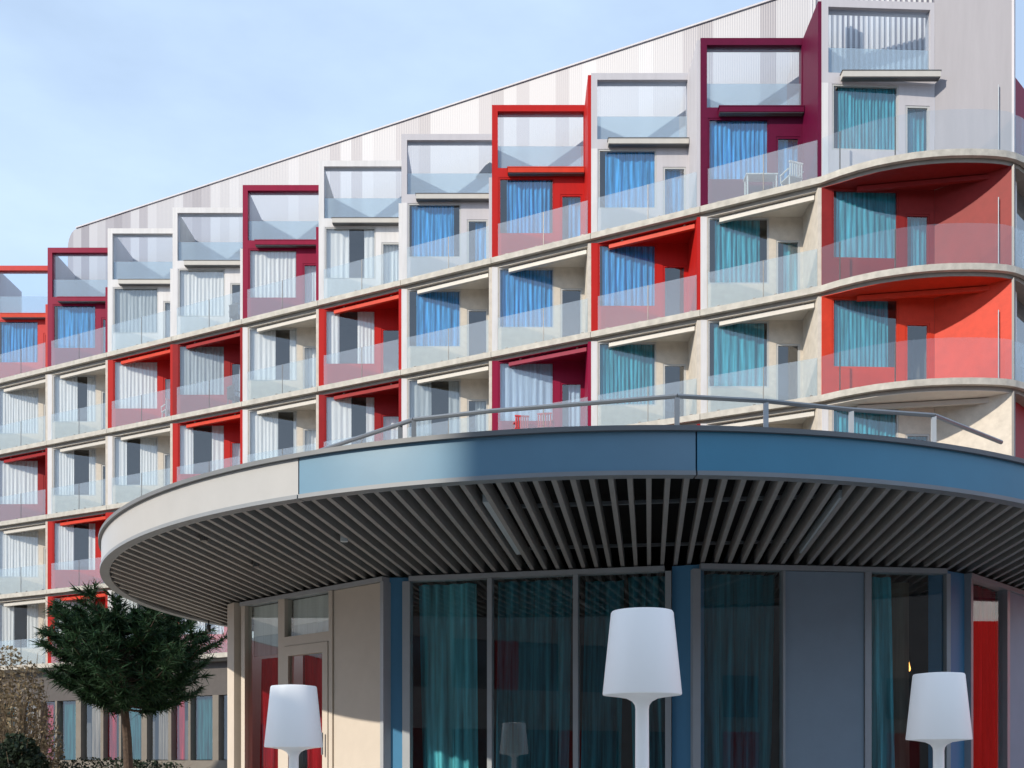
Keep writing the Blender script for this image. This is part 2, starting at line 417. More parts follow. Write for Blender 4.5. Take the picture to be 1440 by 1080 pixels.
def balcony(i, r):
    rr = random.Random(i*31+(9 if r == 'T' else r)*7)
    ox, oy, z = fx(i), fy(i), LV[r]
    h = HT[r]; top = r == 'T'; soff = h-0.275
    cn = reds.get((i, r)); wm = M[cn] if cn else (M['lilac'] if (top and i >= 5) else M['white'] if top else M['cream'])
    fm = M[cn] if cn else (M['lilac'] if (top and i >= 5) else M['white'])
    nine = i == 9
    Wb = 3.26 if nine else W-0.10
    wo = (0.22, 2.05, 0.80, soff-0.02); do = (2.26, 2.98, 0.03, 2.12)
    if nine: wo = (0.30, 2.22, 0.80, soff-0.02); do = (2.42, 3.12, 0.03, 2.12)
    rz = math.atan2(.14, 3.26) if nine else 0
    mb = MB()
    wall_with_openings(mb, Wb, soff, wm, wo, do)
    if not cn:   # white end post of the party wall in front of the cream wall
        mb.box(0,-.006,0, .19,0,soff, M['white'])
    # room behind the openings
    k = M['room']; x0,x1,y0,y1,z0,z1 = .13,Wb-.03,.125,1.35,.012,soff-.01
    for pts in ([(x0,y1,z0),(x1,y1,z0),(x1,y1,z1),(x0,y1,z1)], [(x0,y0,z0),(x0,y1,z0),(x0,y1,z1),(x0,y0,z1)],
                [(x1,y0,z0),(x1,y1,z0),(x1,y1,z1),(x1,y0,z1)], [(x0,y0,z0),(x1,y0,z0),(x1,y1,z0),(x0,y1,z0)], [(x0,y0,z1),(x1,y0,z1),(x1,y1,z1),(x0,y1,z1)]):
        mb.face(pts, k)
    b = mb.build('balcony', hotel, hl(ox, oy, z), rz)
    if cn: b['label'] = {'coral':'coral','crimson':'crimson','red':'bright red','plum':'dark plum','dred':'dark red','orange':'orange red','brick':'brown red'}[cn]+' balcony bay'
    # side wall (party wall) on the right
    sw = MB()
    if nine:
        c0, c1 = (12.05-ox, 29.2-oy), (13.66-ox, 27.98-oy)
        ztop = 22.6+EYE-z if top else soff+.0
        wmm = M['greyp'] if top else wm
        sw.obox(c0, c1, 0.006, ztop, 0, .14, wmm)
        sw.obox(c1, (c1[0]+.05,c1[1]-.035), 0.006, ztop, -.03, .17, M['dframe'] if not top else M['lilac'])
    else:
        ztop = (h+2.05 if i >= 6 else h-.28) if top else soff
        sw.box(Wb, -D+.02, 0.006, W-.001, 0.125, ztop, wm if cn else (fm if top else M['cream']))
    o = sw.build('side_wall', b, (0,0,0), -rz)
    if nine and r in ('T', 1, 2):
        gp_ = MB(); gp_.tube((13.36-ox,28.12-oy,.004),(13.36-ox,28.12-oy,2.02),.014,M['alu'],10); gp_.build('divider_post', b, (0,0,0), -rz)
    # ceiling panel
    if not top:
        cp = MB(); cm = wm if cn else M['soffit']
        if nine:
            pts = [(p[0]-ox, p[1]-oy) for p in EDGE9]
            poly = [(pts[0][0]+.02, pts[0][1])]+[(p[0], p[1]+.11) for p in pts[1:]]+[(12.0-ox, 29.18-oy)]
            cp.prism(poly, soff-.012, soff+.002, cm); cp.build('ceiling_panel', b, (0,0,0), -rz)
        else:
            cp.prism([(.2,-.002),(Wb-.002,-D*(Wb/W)+.12),(Wb-.002,-.002)], soff-.012, soff+.002, cm); cp.build('ceiling_panel', b)
    # window
    def frame(x0,x1,z0,z1,name,t=.05,split=None):
        f = MB(); m = M['frame'] if not cn else wm
        y0,y1 = .012,.085
        f.box(x0+.002,y0,z0+.002,x0+t,y1,z1-.002,m); f.box(x1-t,y0,z0+.002,x1-.002,y1,z1-.002,m)
        f.box(x0+t,y0,z0+.002,x1-t,y1,z0+t,m); f.box(x0+t,y0,z1-t,x1-t,y1,z1-.002,m)
        return f.build(name, b)
    frame(*wo, 'window_frame'); 
    p = MB(); p.box(wo[0]+.05,.04,wo[2]+.05,wo[1]-.05,.052,wo[3]-.05,M['pane']); p.build('window_pane', b)
    frame(*do, 'door_frame', .06)
    p = MB(); p.box(do[0]+.06,.04,do[2]+.06,do[1]-.06,.052,do[3]-.06,M['pane']); p.build('door_pane', b)
    # curtains
    cm = M[curt(i, r)]
    c = MB(); 
    if curt(i, r) in ('cwhite','cgrey') and rr.random() < .45:
        gap = rr.uniform(.35,.75); g0 = rr.uniform(wo[0]+.45, wo[1]-gap-.15)
        curtain_into(c, (wo[0]+.02,.135),(g0,.135), wo[2]-.15, wo[3]-.005, cm, rr.random(), .014)
        if wo[1]-g0-gap > .12: curtain_into(c, (g0+gap,.135),(wo[1]-.01,.135), wo[2]-.15, wo[3]-.005, cm, rr.random(), .014)
    elif curt(i, r) not in ('cwhite','cgrey','cpale') and rr.random() < .5:
        g0 = wo[0]+rr.uniform(.10,.30); g1 = wo[1]-rr.choice((.01,.12,.25))
        curtain_into(c, (g0,.135),(g1,.135), wo[2]-.15, wo[3]-.005, cm, rr.random(), rr.uniform(.02,.035), rr.uniform(.12,.20))
    else:
        curtain_into(c, (wo[0]+.02,.135),(wo[1]-.01,.135), wo[2]-.15, wo[3]-.005, cm, rr.random(), .016 if curt(i, r) in ('cwhite','cgrey','cpale') else .03)
    c.build('curtain', b, smooth=True)
    if rr.random() < .75:
        c = MB(); curtain_into(c, (do[0]+.02+rr.choice((0,0,.25)),.22),(do[1]-.01,.22), .05, do[3]-.01, cm, rr.random(), .03); c.build('curtain', b, smooth=True)
    # awning cassette
    aw = MB(); am = {'coral':M['orange'],'red':M['orange']}.get(cn, wm) if cn else M['awn']
    if top:
        zz = h-.17
        aw.box(.52,-.24,zz-.085, Wb-.02 if not nine else 3.28,-.03,zz+.075, am)
        aw.box(.50,-.25,zz+.076, Wb-.01 if not nine else 3.30,-.02,zz+.10, M['dframe'] if not cn else am)
        aw.box(.53,-.22,zz-.11, Wb-.03 if not nine else 3.27,-.05,zz-.086, M['dframe'])
    elif nine:
        p0, p1 = (9.75-ox, 28.92-oy), (13.35-ox, 28.30-oy)
        aw.obox(p0, p1, soff-.17, soff-.045, 0, .11, am)
    else:
        def ed(x, o): return (x, -D/W*x+o)
        aw.obox(ed(.55,.22), ed(Wb-.03,.22), soff-.19, soff-.06, 0, .12, am)
        for q in (.9, 2.7): aw.obox(ed(q,.22), ed(q+.06,.22), soff-.06, soff-.013, .02, .10, M['slab2'])
    aw.build('awning', b, (0,0,0), -rz if nine else 0)
    # balustrade following the slab edge
    bl = MB()
    if nine:
        pts = [(p[0]-ox, p[1]-oy-.0) for p in EDGE9]
        for k in range(len(pts)-1):
            a, c2 = pts[k], pts[k+1]
            bl.face([(a[0],a[1],.012),(c2[0],c2[1],.012),(c2[0],c2[1],1.12),(a[0],a[1],1.12)], M['balclear'])
        o = bl.build('balustrade', b, (0,0,0), -rz, smooth=60)
        for e in (pts[1], pts[4]):
            pl = MB(); pl.box(e[0]-.012,e[1]-.01,.007,e[0]+.012,e[1]+.03,1.1,M['dframe']); pl.build('railing_post', b, (0,0,0), -rz)
    else:
        def ed(x): return (x, -D/W*x)
        bl.obox(ed(.20), ed(1.66), .012, 1.10, 0.0, .014, M['bal']); bl.obox(ed(1.685), ed(Wb-.01), .012, 1.10, 0.0, .014, M['bal'])
        for q in (.45, 1.4, 1.95, 2.85): bl.obox(ed(q), ed(q+.07), .006, .06, -.008, .022, M['dframe'])
        bl.build('balustrade', b)
        pl = MB(); pl.obox(ed(1.663), ed(1.682), .007, 1.10, -.004, .016, M['dframe']); pl.build('railing_post', b)
    # deck
    dk = MB()
    if nine: dk.prism([(p[0]-ox, p[1]-oy+.07) for p in EDGE9]+[(12.0-ox,29.18-oy)], -.011, .003, M['floor']); dk.build('deck', b, (0,0,0), -rz)
    else: dk.prism([(.16,-.01),(Wb-.002,-D/W*Wb+.08),(Wb-.002,-.002)], -.011, .003, M['floor']); dk.build('deck', b)

    # roof terrace above the top-row rooms
    if top:
        t = MB(); ft = h+2.10
        Wr = 3.26 if nine else W-.001
        t.box(0, 0.0, h-.275+.002, Wr, .32, h+.02, fm)                 # beam
        t.box(0, 0.0, h+.02, .19, .32, ft-.21 if not nine else ft+.9, fm)
        if i >= 6: t.box(Wr-.12, 0.126 if not nine else 0, h+.02, Wr, .32, ft-.21, fm)
        if 6 <= i < 9: t.box(Wr-.12, -.002, h+.02, Wr, .125, ft-.21, fm)
        t.box(0 if not nine else .19, 0.0, ft-.21, Wr, .32, ft, fm)
        o = t.build('terrace_frame', b)
        fl = MB(); fl.box(0, .32, h-.26, W-.002, 2.75 if not nine else 1.5, h-.01, M['floor']); fl.build('terrace_floor', b)
        if not nine:
            fn = MB(); m = M['lilac'] if i >= 5 else (M['csand'] if False else M['cream'] if i in (2,4) else M['lilac'])
            fn.box(.03,.322,h-.01,.13,2.47,ft-.02,m)
            fn.build('terrace_screen', b)
        up = MB(); up.box(.195, .10, h+.815, Wr-(.125 if i >= 6 else .03), .112, ft-.215, M['upglass']); up.build('wind_screen', b)
        tg = MB(); tg.box(.195, .10, h+.022, Wr-(.125 if i >= 6 else .03), .114, h+.80, M['bal2']); tg.build('terrace_balustrade', b)
        if i in (0, 2, 8, 5):
            lx = 2.35 if i != 5 else 2.78
            yb = 2.5-D/W*lx-.02; wl = MB(); kk = wl._m(M['dframe']); zl = h+(.98 if i != 5 else 1.25); sx = .55 if i != 5 else .5
            hgt = .20 if i != 5 else .45
            wl.v += [(lx-.5*sx,yb-.02,zl),(lx+.5*sx,yb-.25,zl),(lx+.5*sx,yb-.25,zl+hgt),(lx-.5*sx,yb+.1,zl),(lx+.5*sx,yb+.0,zl),(lx+.5*sx,yb+.0,zl+hgt)]
            wl.f += [(0,1,2),(3,5,4),(0,3,4,1),(1,4,5,2),(2,5,3,0)]; wl.mi += [0]*5
            wl.build('dark_wedge', b)  # dark wedge set against the terrace cladding
    return b

BAL = {}
for r in ('T', 1, 2, 3, 4):
    for i in range(-1, 10):
        if r == 4 and i > 6: continue
        BAL[(i, r)] = balcony(i, r)

# penthouse cladding wall behind the terraces
ang = -math.atan2(D, W); Lp = math.hypot(W, D)
cl = MB()
Lc = Lp*9.62
topz = 23.87+EYE-TERR
n = 9
pts = [(0.0,0)]+[(Lc,0)]
arc = [(0.55*(1-math.cos(R(90*k/6))), topz-0.75+0.75*math.sin(R(90*k/6))) for k in range(7)]
prof = [(0,0)]+[(a, zz) for a, zz in arc]+[(Lc, topz),(Lc,0)]
k = cl._m(M['clad']); nb = len(prof)
cl.v += [(x,0,zz) for x,zz in prof]+[(x,7,zz) for x,zz in prof]
cl.f.append(tuple(range(nb-1,-1,-1))[::-1]); cl.mi.append(k)
cl.f.append(tuple(range(nb,2*nb))[::-1]); cl.mi.append(k)
for q in range(nb):
    qq = (q+1)%nb; cl.f.append((q,qq,nb+qq,nb+q)[::-1]); cl.mi.append(k)
sx0 = fx(0)-.3; sy0 = fy(0)+2.5+.3*D/W
cl.build('roof_cladding', hotel, hl(sx0, sy0, TERR-.2), ang)
# thin roof edge trim
tr = MB(); tr.box(.55,-.05,topz+.002,Lc,.06,topz+.055,M['lilac']); tr.build('roof_edge', hotel, hl(sx0, sy0, TERR-.2), ang)
# end bay terrace back wall (corrugated, lit through the frame) behind bay nine
cb = MB(); cb.box(0,0,0,3.6,.15,3.2,M['clad'])
for q in range(24): cb.box(q*.15,-.035,0,q*.15+.07,-.001,3.2,M['white'])
cb.build('terrace_back_wall', hotel, hl(8.95, 30.45, TERR), R(-8))
# body of the building behind the rooms
bd = MB()
poly = [(fx(-1)-1.2, fy(-1)+1.2*D/W+1.7)]+[(fx(10), fy(10)+3.6),(24,44),(-10,62),(-28,58)]
poly = [(fx(-1)-.2, fy(-1)+3.3),(fx(9)+.2, fy(9)+3.3),(14.5,31.2),(22,40),(-8,60),(-27,58)]
bd.prism(poly, 0, TERR-.3, M['cream']); bd.build('rear_block', hotel, hl(0,0,0))
# left end wall
ew = MB(); ew.obox((fx(-1)-.15,fy(-1)+.1),(fx(-1)-.15,fy(-1)+8), 0, TERR, 0, .14, M['cream']); ew.build('end_wall', hotel, hl(0,0,0))

# return facade beyond the rounded corner
def ret(r, colr, has_win):
    z = LV[r]; h = HT[r]; mb = MB()
    p, q = (14.02, 28.62), (20.6, 35.2)
    d = Vector((q[0]-p[0], q[1]-p[1])).normalized()
    L_ = math.hypot(q[0]-p[0], q[1]-p[1])
    m = M[colr]; y = z-HC[2]
    def P(s): return (p[0]+d.x*s, p[1]+d.y*s)
    t0 = h-.28 if r != 'T' else h-.35
    if has_win:
        mb.obox(P(0), P(.25), .006, t0, 0, .2, m); mb.obox(P(.25), P(2.2), .006, .8, 0, .2, m); mb.obox(P(2.2), P(L_), .006, t0, 0, .2, m)
        mb.obox(P(.25), P(2.2), .8, t0, .15, .2, M['room'])
    else:
        mb.obox(P(0), P(L_), .006, t0, 0, .2, m)
    o = mb.build('return_wall', hotel, hl(0,0,z))
    if has_win:
        g_ = MB(); g_.obox(P(.25), P(2.2), .8, t0, .05, .062, M['pane']); g_.build('window_pane', o)
    g_ = MB(); e = [(13.72,27.96)]+TAIL[:4]
    for k in range(len(e)-1): g_.obox(e[k], e[k+1], .012, 1.1, .0, .012, M['bal'])
    g_.build('balustrade', o)
ret('T','crimson',False); ret(1,'white',True); ret(2,'white',True); ret(3,'dred',False)

# ground floor: plinth, piers and tall glazing under the first slab (left half)
gx, gy = fx(-1)-1.0, fy(-1)+1.0*D/W+.55
Lg = Lp*7.2
gf = MB(); 
gf.box(0,-.25,0,Lg,.3,EYE+.02,M['cream_shade'])
gf.box(0,-.02,EYE+2.55,Lg,.3,LV[4]-.28,M['gband'])
s = 0.0; kk = 0
piers = []
while s < Lg-1.2:
    wd = [.16,.12,.30][kk % 3]; gf.box(s,-.06,EYE+.022,s+wd,.25,EYE+2.549,M['cream_shade']); piers.append((s, wd)); s += [1.05,1.25,1.45][kk % 3]; kk += 1
gfl = gf.build('ground_floor', hotel, hl(gx, gy, 0), ang)
gp = MB(); gp.box(.02,.10,EYE+.05,Lg-.05,.112,EYE+2.53,M['pane']); gp.build('window_pane', gfl)
for j, (s, wd) in enumerate(piers[:-1]):
    nx = piers[j+1][0]
    c = MB(); mm = [M['cred'],M['cdteal'],M['csand']][j % 3]
    f0, f1 = [(s+wd, s+wd+.45),(s+wd+.1, nx-.15),(s+wd+.35, nx-.02)][j % 3]
    curtain_into(c, (f0,.22),(f1,.22), EYE+.05, EYE+2.5, mm, j, .03); c.build('curtain', gfl, smooth=True)
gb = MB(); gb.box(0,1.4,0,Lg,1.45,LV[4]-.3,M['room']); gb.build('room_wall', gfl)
# dark dividers at each storey rear are the rear block itself

# ------------------------------------------------------------------ pavilion
CX, CY, CR = 1.02, 12.82, 5.72
SO = 2.0+EYE            # underside of the canopy
pav = empty('round_pavilion', (CX, CY, 0))
tag(pav, 'low glazed pavilion under a round overhanging canopy with a slatted soffit', 'pavilion')
def pl_(x, y, z=0): return (x-CX, y-CY, z)
def arcpts(r, a0, a1, n): return [(CX+r*math.cos(R(a0+(a1-a0)*k/n)), CY+r*math.sin(R(a0+(a1-a0)*k/n))) for k in range(n+1)]
def ring(mb, r0, r1, a0, a1, z0, z1, m, n):
    A = arcpts(r1, a0, a1, n); B = arcpts(r0, a0, a1, n)
    b = len(mb.v); k = mb._m(m)
    for (x,y),(u,v) in zip(A, B): mb.v += [(x,y,z0),(x,y,z1),(u,v,z0),(u,v,z1)]
    for q in range(n):
        c = b+4*q; e = c+4
        for f in ((c,e,e+1,c+1),(c+3,e+3,e+2,c+2),(c+1,e+1,e+3,c+3),(c,c+2,e+2,e)): mb.f.append(f); mb.mi.append(k)
    for c in (b, b+4*n):
        mb.f.append((c,c+1,c+3,c+2)); mb.mi.append(k)
def uang(u, r=CR):
    # angle of the point of the near half circle seen at image column u
    best = None
    for a in range(1800, 3600):
        x = CX+r*math.cos(R(a/10)); y = CY+r*math.sin(R(a/10)); uu = 720+1440*x/y
        if best is None or abs(uu-u) < best[0]: best = (abs(uu-u), a/10)
    return best[1]
FH = .285
A1, A2 = uang(420), uang(979)
seams = [A1-58, A1, A2, A2+(A2-A1), A2+2*(A2-A1), A2+2*(A2-A1)+80, A1-58+360]
for k in range(len(seams)-1):
    mb = MB(); a0, a1 = seams[k]+.06, seams[k+1]-.06
    ring(mb, CR-.05, CR, a0, a1, SO+.012, SO+FH, M[['fascia','fascia_half','fascia_shade','fascia_shade','fascia_shade','fascia'][k]], max(10, int((a1-a0)/1.5)))  # sunlit, half-shaded and shaded tones set per segment
    ring(mb, CR-.08, CR+.015, a0, a1, SO-.02, SO+.011, M['rim'], max(10, int((a1-a0)/1.5)))
    mb.build('fascia', pav, pl_(0,0,0), smooth=50)
mb = MB(); ring(mb, CR-.22, CR+.03, 0, 360, SO+FH+.001, SO+FH+.035, M['coping'], 240); mb.build('coping', pav, pl_(0,0,0), smooth=50)
mb = MB(); mb.prism(arcpts(CR-.051, 0, 358.5, 239), SO+.24, SO+FH-.02, M['roofing']); mb.build('roof', pav, pl_(0,0,0))
mb = MB(); mb.prism(arcpts(CR-.052, 0, 358.5, 239), SO+.20, SO+.238, M['black']); mb.build('ceiling', pav, pl_(0,0,0))
# parallel slats
sa = math.atan2(.40, 2.98); dx, dy = math.sin(sa), math.cos(sa); nx, ny = dy, -dx
mb = MB(); sp = .134; kk = -int(CR/sp)
while kk*sp < CR-.1:
    o_ = kk*sp+.02
    if abs(o_) < CR-.12:
        hh = math.sqrt((CR-.085)**2-o_**2)
        p = (CX+nx*o_-dx*hh, CY+ny*o_-dy*hh); q = (CX+nx*o_+dx*hh, CY+ny*o_+dy*hh)
        mb.obox(p, q, SO-.005, SO+.125, -.019, .019, M['slat'])
    kk += 1
mb.build('soffit_slats', pav, pl_(0,0,0))
# cross bearer rods above the slats
mb = MB()
for t in (-4.3,-2.6):
    p = (CX+dx*t-nx*3.5, CY+dy*t-ny*3.5); q = (CX+dx*t+nx*3.5, CY+dy*t+ny*3.5); mb.obox(p, q, SO+.127, SO+.155, -.015, .015, M['alu'])
mb.build('slat_bearer', pav, pl_(0,0,0))
# linear lights between the slats
def soffit_pt(u, v, dz=0): 
    Y = 1440*(2.0+dz)/(1070-v); return ((u-720)/1440*Y, Y)
for (a, b_) in (((684,706),(729,780)), ((1186,700),(1128,778))):
    p = soffit_pt(*a); q0 = soffit_pt(*b_); ln = math.hypot(q0[0]-p[0], q0[1]-p[1]); q = (p[0]+dx*ln, p[1]+dy*ln)
    mb = MB(); mb.obox(p, q, SO+.0, SO+.06, -.03, .03, M['lightlens']); mb.obox(p, q, SO+.061, SO+.15, -.04, .04, M['dframe']); mb.build('ceiling_light', pav, pl_(0,0,0))
for (u, v) in ((484,757),(287,756),(360,793)):
    p = soffit_pt(u, v); mb = MB(); mb.tube((p[0],p[1],SO-.03),(p[0],p[1],SO+.1),.035,M['lightlens'] if u == 484 else M['dframe'],12); mb.build('spotlight', pav, pl_(0,0,0))

# plan of the walls
PA0=(-4.45,16.2); PA1=(-3.60,12.95); PA=(-3.38,12.8); PB=(-1.374,11.0); PC=(-1.10,10.99); PD=(1.55,10.40); PE=(1.89,10.28); PF=(4.47,10.55); PG=(4.816,10.79); PH=(7.0,13.0)
def on(p, q, u):
    t = (u-720)/1440; ex, ey = q[0]-p[0], q[1]-p[1]
    s = (t*p[1]-p[0])/(ex-t*ey); return (p[0]+ex*s, p[1]+ey*s)
def inward(p, q, a):
    d = Vector((q[0]-p[0], q[1]-p[1])).normalized(); return (-d.y*a, d.x*a)
ZT = SO-.022
def post(p, q, u0, u1, m=None, z0=0, z1=None, a=-.02, c=.09, name='mullion'):
    mb = MB(); mb.obox(on(p,q,u0), on(p,q,u1), z0, z1 or ZT-.052, a, c, m or M['alu']); return mb.build(name, pav, pl_(0,0,0))
def pane(p, q, u0, u1, z0=.06, z1=None, parent=None):
    mb = MB(); mb.obox(on(p,q,u0), on(p,q,u1), z0, z1 or ZT-.052, .03, .044, M['pglass']); return mb.build('window_pane', parent or pav, pl_(0,0,0))
def headrail(p, q):
    mb = MB(); mb.obox(p, q, ZT-.05, ZT, -.03, .10, M['alu']); mb.build('head_rail', pav, pl_(0,0,0)); mb = MB(); mb.obox(p, q, .0, .055, -.03, .10, M['alu']); mb.build('base_rail', pav, pl_(0,0,0))
def panel(p, q, u0, u1, m):
    mb = MB(); mb.obox(on(p,q,u0), on(p,q,u1), .058, ZT-.053, .0, .06, m); mb.build('wall_panel', pav, pl_(0,0,0), bevel=.006)
# facet 0 (seen almost edge on) and its corner pillar
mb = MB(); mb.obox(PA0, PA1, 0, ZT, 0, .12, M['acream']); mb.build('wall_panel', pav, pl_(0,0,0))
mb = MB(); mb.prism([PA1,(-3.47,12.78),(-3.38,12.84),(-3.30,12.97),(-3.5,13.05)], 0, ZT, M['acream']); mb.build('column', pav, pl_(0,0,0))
# facet 1: window, glazed door with fanlight, cream panel
headrail(PA, PB)
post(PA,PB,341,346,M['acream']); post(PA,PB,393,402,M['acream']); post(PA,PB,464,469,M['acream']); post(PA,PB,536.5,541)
pane(PA,PB,346,393)
zt_ = EYE+1.34
tr_ = MB(); tr_.obox(on(PA,PB,402), on(PA,PB,464), zt_+.02, zt_+.13, -.02, .09, M['acream']); tr_.build('transom', pav, pl_(0,0,0))
pane(PA,PB,402.3,463.7, zt_+.132)
dr = MB(); a_, b_ = on(PA,PB,402.6), on(PA,PB,463.4); f_, g_ = on(PA,PB,408), on(PA,PB,456)
dr.obox(a_, f_, .06, zt_+.015, -.03, .05, M['acream']); dr.obox(g_, b_, .06, zt_+.015, -.03, .05, M['acream'])
dr.obox(f_, g_, zt_-.10, zt_+.015, -.03, .05, M['acream']); dr.obox(f_, g_, .06, .22, -.03, .05, M['acream'])
dr = dr.build('door', pav, pl_(0,0,0))
mb = MB(); mb.obox(f_, g_, .22, zt_-.10, .0, .014, M['pglass']); mb.build('door_pane', dr)
hp = on(PA,PB,460); iw = inward(PA,PB,-.07)
mb = MB(); mb.tube((hp[0]+iw[0],hp[1]+iw[1],EYE+.62-.55),(hp[0]+iw[0],hp[1]+iw[1],EYE+.62-.30),.012,M['rail']); mb.build('handle', dr)
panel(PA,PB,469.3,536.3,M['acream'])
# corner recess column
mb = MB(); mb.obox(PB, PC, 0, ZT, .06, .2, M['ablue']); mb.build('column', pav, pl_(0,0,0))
# facet 2: three tall windows
headrail(PC, PD)
for (a, b_) in ((566.5,577),(685.5,692),(806,813)): post(PC,PD,a,b_)
post(PC,PD,935.5,944)
for (a, b_) in ((577.2,685.3),(692.2,805.8),(813.2,935.3)): pane(PC,PD,a,b_)
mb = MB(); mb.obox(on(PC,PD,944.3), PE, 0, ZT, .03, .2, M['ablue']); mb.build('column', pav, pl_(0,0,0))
# facet 3
headrail(PE, PF)
post(PE,PF,974,984.5); post(PE,PF,1100.5,1103.5); post(PE,PF,1215.5,1224.5); post(PE,PF,1330,1335.5)
pane(PE,PF,984.7,1100.3); pane(PE,PF,1224.7,1329.8); panel(PE,PF,1103.7,1215.3,M['ashade'])
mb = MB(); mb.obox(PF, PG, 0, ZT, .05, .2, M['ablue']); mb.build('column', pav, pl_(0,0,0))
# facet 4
headrail(PG, PH); post(PG,PH,1363,1366); pane(PG,PH,1366.2,1414); post(PG,PH,1414.2,1418); panel(PG,PH,1418.2,1500,M['ashade'])
# rear walls, floor, inner partition
mb = MB(); mb.obox((7.0,13.0),(5.4,17.6),0,ZT,0,.12,M['acream']); mb.obox((5.4,17.6),(-3.6,17.9),0,ZT,0,.12,M['acream']); mb.obox((-3.6,17.9),PA0,0,ZT,0,.12,M['acream']); mb.build('rear_wall', pav, pl_(0,0,0))
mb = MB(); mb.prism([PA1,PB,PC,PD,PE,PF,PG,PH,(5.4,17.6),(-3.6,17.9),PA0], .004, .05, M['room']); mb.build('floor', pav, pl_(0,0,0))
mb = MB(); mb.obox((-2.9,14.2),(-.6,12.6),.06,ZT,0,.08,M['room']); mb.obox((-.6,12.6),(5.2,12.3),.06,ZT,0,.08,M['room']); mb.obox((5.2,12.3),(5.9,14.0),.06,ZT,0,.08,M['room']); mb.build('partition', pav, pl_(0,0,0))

# curtains hung inside the pavilion, and sheets coloured like reflections in its glass
def pcurt(p, q, u0, u1, m, label, seed, back=.22, z0=.07, z1=None, amp=.045, wl=.17, cat='curtain', name='curtain'):
    a, b_ = on(p,q,u0), on(p,q,u1); i_ = inward(p,q,back)
    a = (a[0]+i_[0], a[1]+i_[1]); b_ = (b_[0]+i_[0], b_[1]+i_[1])
    mb = MB(); c0 = ((a[0]+b_[0])/2, (a[1]+b_[1])/2, 0)
    curtain_into(mb, (a[0]-c0[0],a[1]-c0[1]), (b_[0]-c0[0],b_[1]-c0[1]), z0, z1 or ZT-.06, m, seed, amp, wl, 1.0)
    o = mb.build(name, None, c0, smooth=True); tag(o, label, cat); return o
pcurt(PC,PD,579,662,M['pteal'],'bright teal curtain behind the first pane right of the cream wall panel',3)
pcurt(PC,PD,694,800,M['pdteal'],'dark sheer curtain filling the middle of the three tall panes',5)
pcurt(PC,PD,816,872,M['pdteal'],'dark sheer curtain hanging left of the tallest lamp in the third tall pane',6,back=.4)
pcurt(PC,PD,880,934,M['pdteal'],'dark green curtain bunched just left of the blue column, behind the tallest lamp',8)
pcurt(PE,PF,986,1099,M['pdteal'],'dark green curtain behind the pane between blue column and blue-shaded panel',11)
pcurt(PE,PF,1232,1268,M['pteal'],'narrow teal curtain right of the blue-shaded panel',14)
pcurt(PE,PF,1275,1312,M['csand'],'brownish curtain beside the narrow teal one right of the blue-shaded panel',15,back=.5)
pcurt(PG,PH,1380,1413,M['cred'],'vivid red painted reflection in the last pane at the far right',17,back=.12,z0=.6)  # red cloth standing in for a building mirrored in this pane
pcurt(PA,PB,347,392,M['cred'],'dark red painted reflection in the narrow pane beside the glazed door',19,z1=EYE+1.28,amp=.02)  # cloth coloured like the red wall mirrored in this pane
pcurt(PA,PB,406,463,M['cred'],'dark red painted reflection behind the glazed door',21,z1=EYE+1.26,amp=.02)  # red reflection in the door glass, put in as coloured cloth
def reflection(u0, u1, z0, z1, label, m1, m2, zs):  # white and grey sheet standing in for a bright building's reflection
    a, b_ = on(PA,PB,u0), on(PA,PB,u1); c0 = ((a[0]+b_[0])/2, (a[1]+b_[1])/2, 0)
    mb = MB(); A = (a[0]-c0[0],a[1]-c0[1]); B = (b_[0]-c0[0],b_[1]-c0[1])
    mb.obox(A, B, zs, z1, .10, .115, m1); mb.obox(A, B, z0, zs-.002, .10, .12, m2)
    o = mb.build('painted_reflection', None, c0); tag(o, label, 'reflection')
reflection(347,392.5,EYE+1.30,ZT-.06,'white painted reflection with grey band above the dark red one in the narrow pane',M['cwhite'],M['cgrey'],EYE+1.55)
reflection(403,463,zt_+.14,ZT-.06,'white painted reflection with grey band in the fanlight over the glazed door',M['cwhite'],M['cgrey'],EYE+1.62)
# amber pendant inside
pp = (3.78*1.06, 10.9)
pd = empty('pendant_lamp', (pp[0]+.35, pp[1]+.35, EYE+.98)); tag(pd, 'tiny amber pendant lamp glowing behind the pane left of the right-hand blue column', 'lamp')
mb = MB(); mb.lathe([(.004,.0),(.016,.008),(.022,.03),(.014,.07),(.006,.11)], M['bulb'], 16); mb.build('bulb', pd, smooth=True)
mb = MB(); mb.tube((0,0,.11),(0,0,ZT-EYE-.98),.006,M['dframe'],6); mb.build('cord', pd)

# railing on the canopy roof
RT = SO+FH-.02
mb = MB(); 
def rpt(u, v, z=3.30): Y = 1440*z/(1070-v); return ((u-720)/1440*Y, Y, z+EYE)
rp = [rpt(417,645),(rpt(500,617)),rpt(582,590),rpt(690,578),rpt(830,567),rpt(952,557),rpt(1077,564),rpt(1197,576),rpt(1313,584),rpt(1408,622)]
for a, b_ in zip(rp, rp[1:]): mb.tube(a, b_, .022, M['rail'], 8)
ra = mb.build('roof_railing', pav, pl_(0,0,0))
mb = MB()
for u, v in ((563,597),(582,590),(952,557),(1077,564),(1197,576),(1313,584)):
    p = rpt(u, v); mb = MB(); mb.box(p[0]-.022,p[1]-.012,RT,p[0]+.022,p[1]+.012,p[2]-.01,M['rail'] if u < 1000 else M['alu']); mb.build('railing_post', ra)
sp_ = MB(); q_ = rpt(293,880); 
pY = 14.6; pX = (293.5-720)/1440*pY
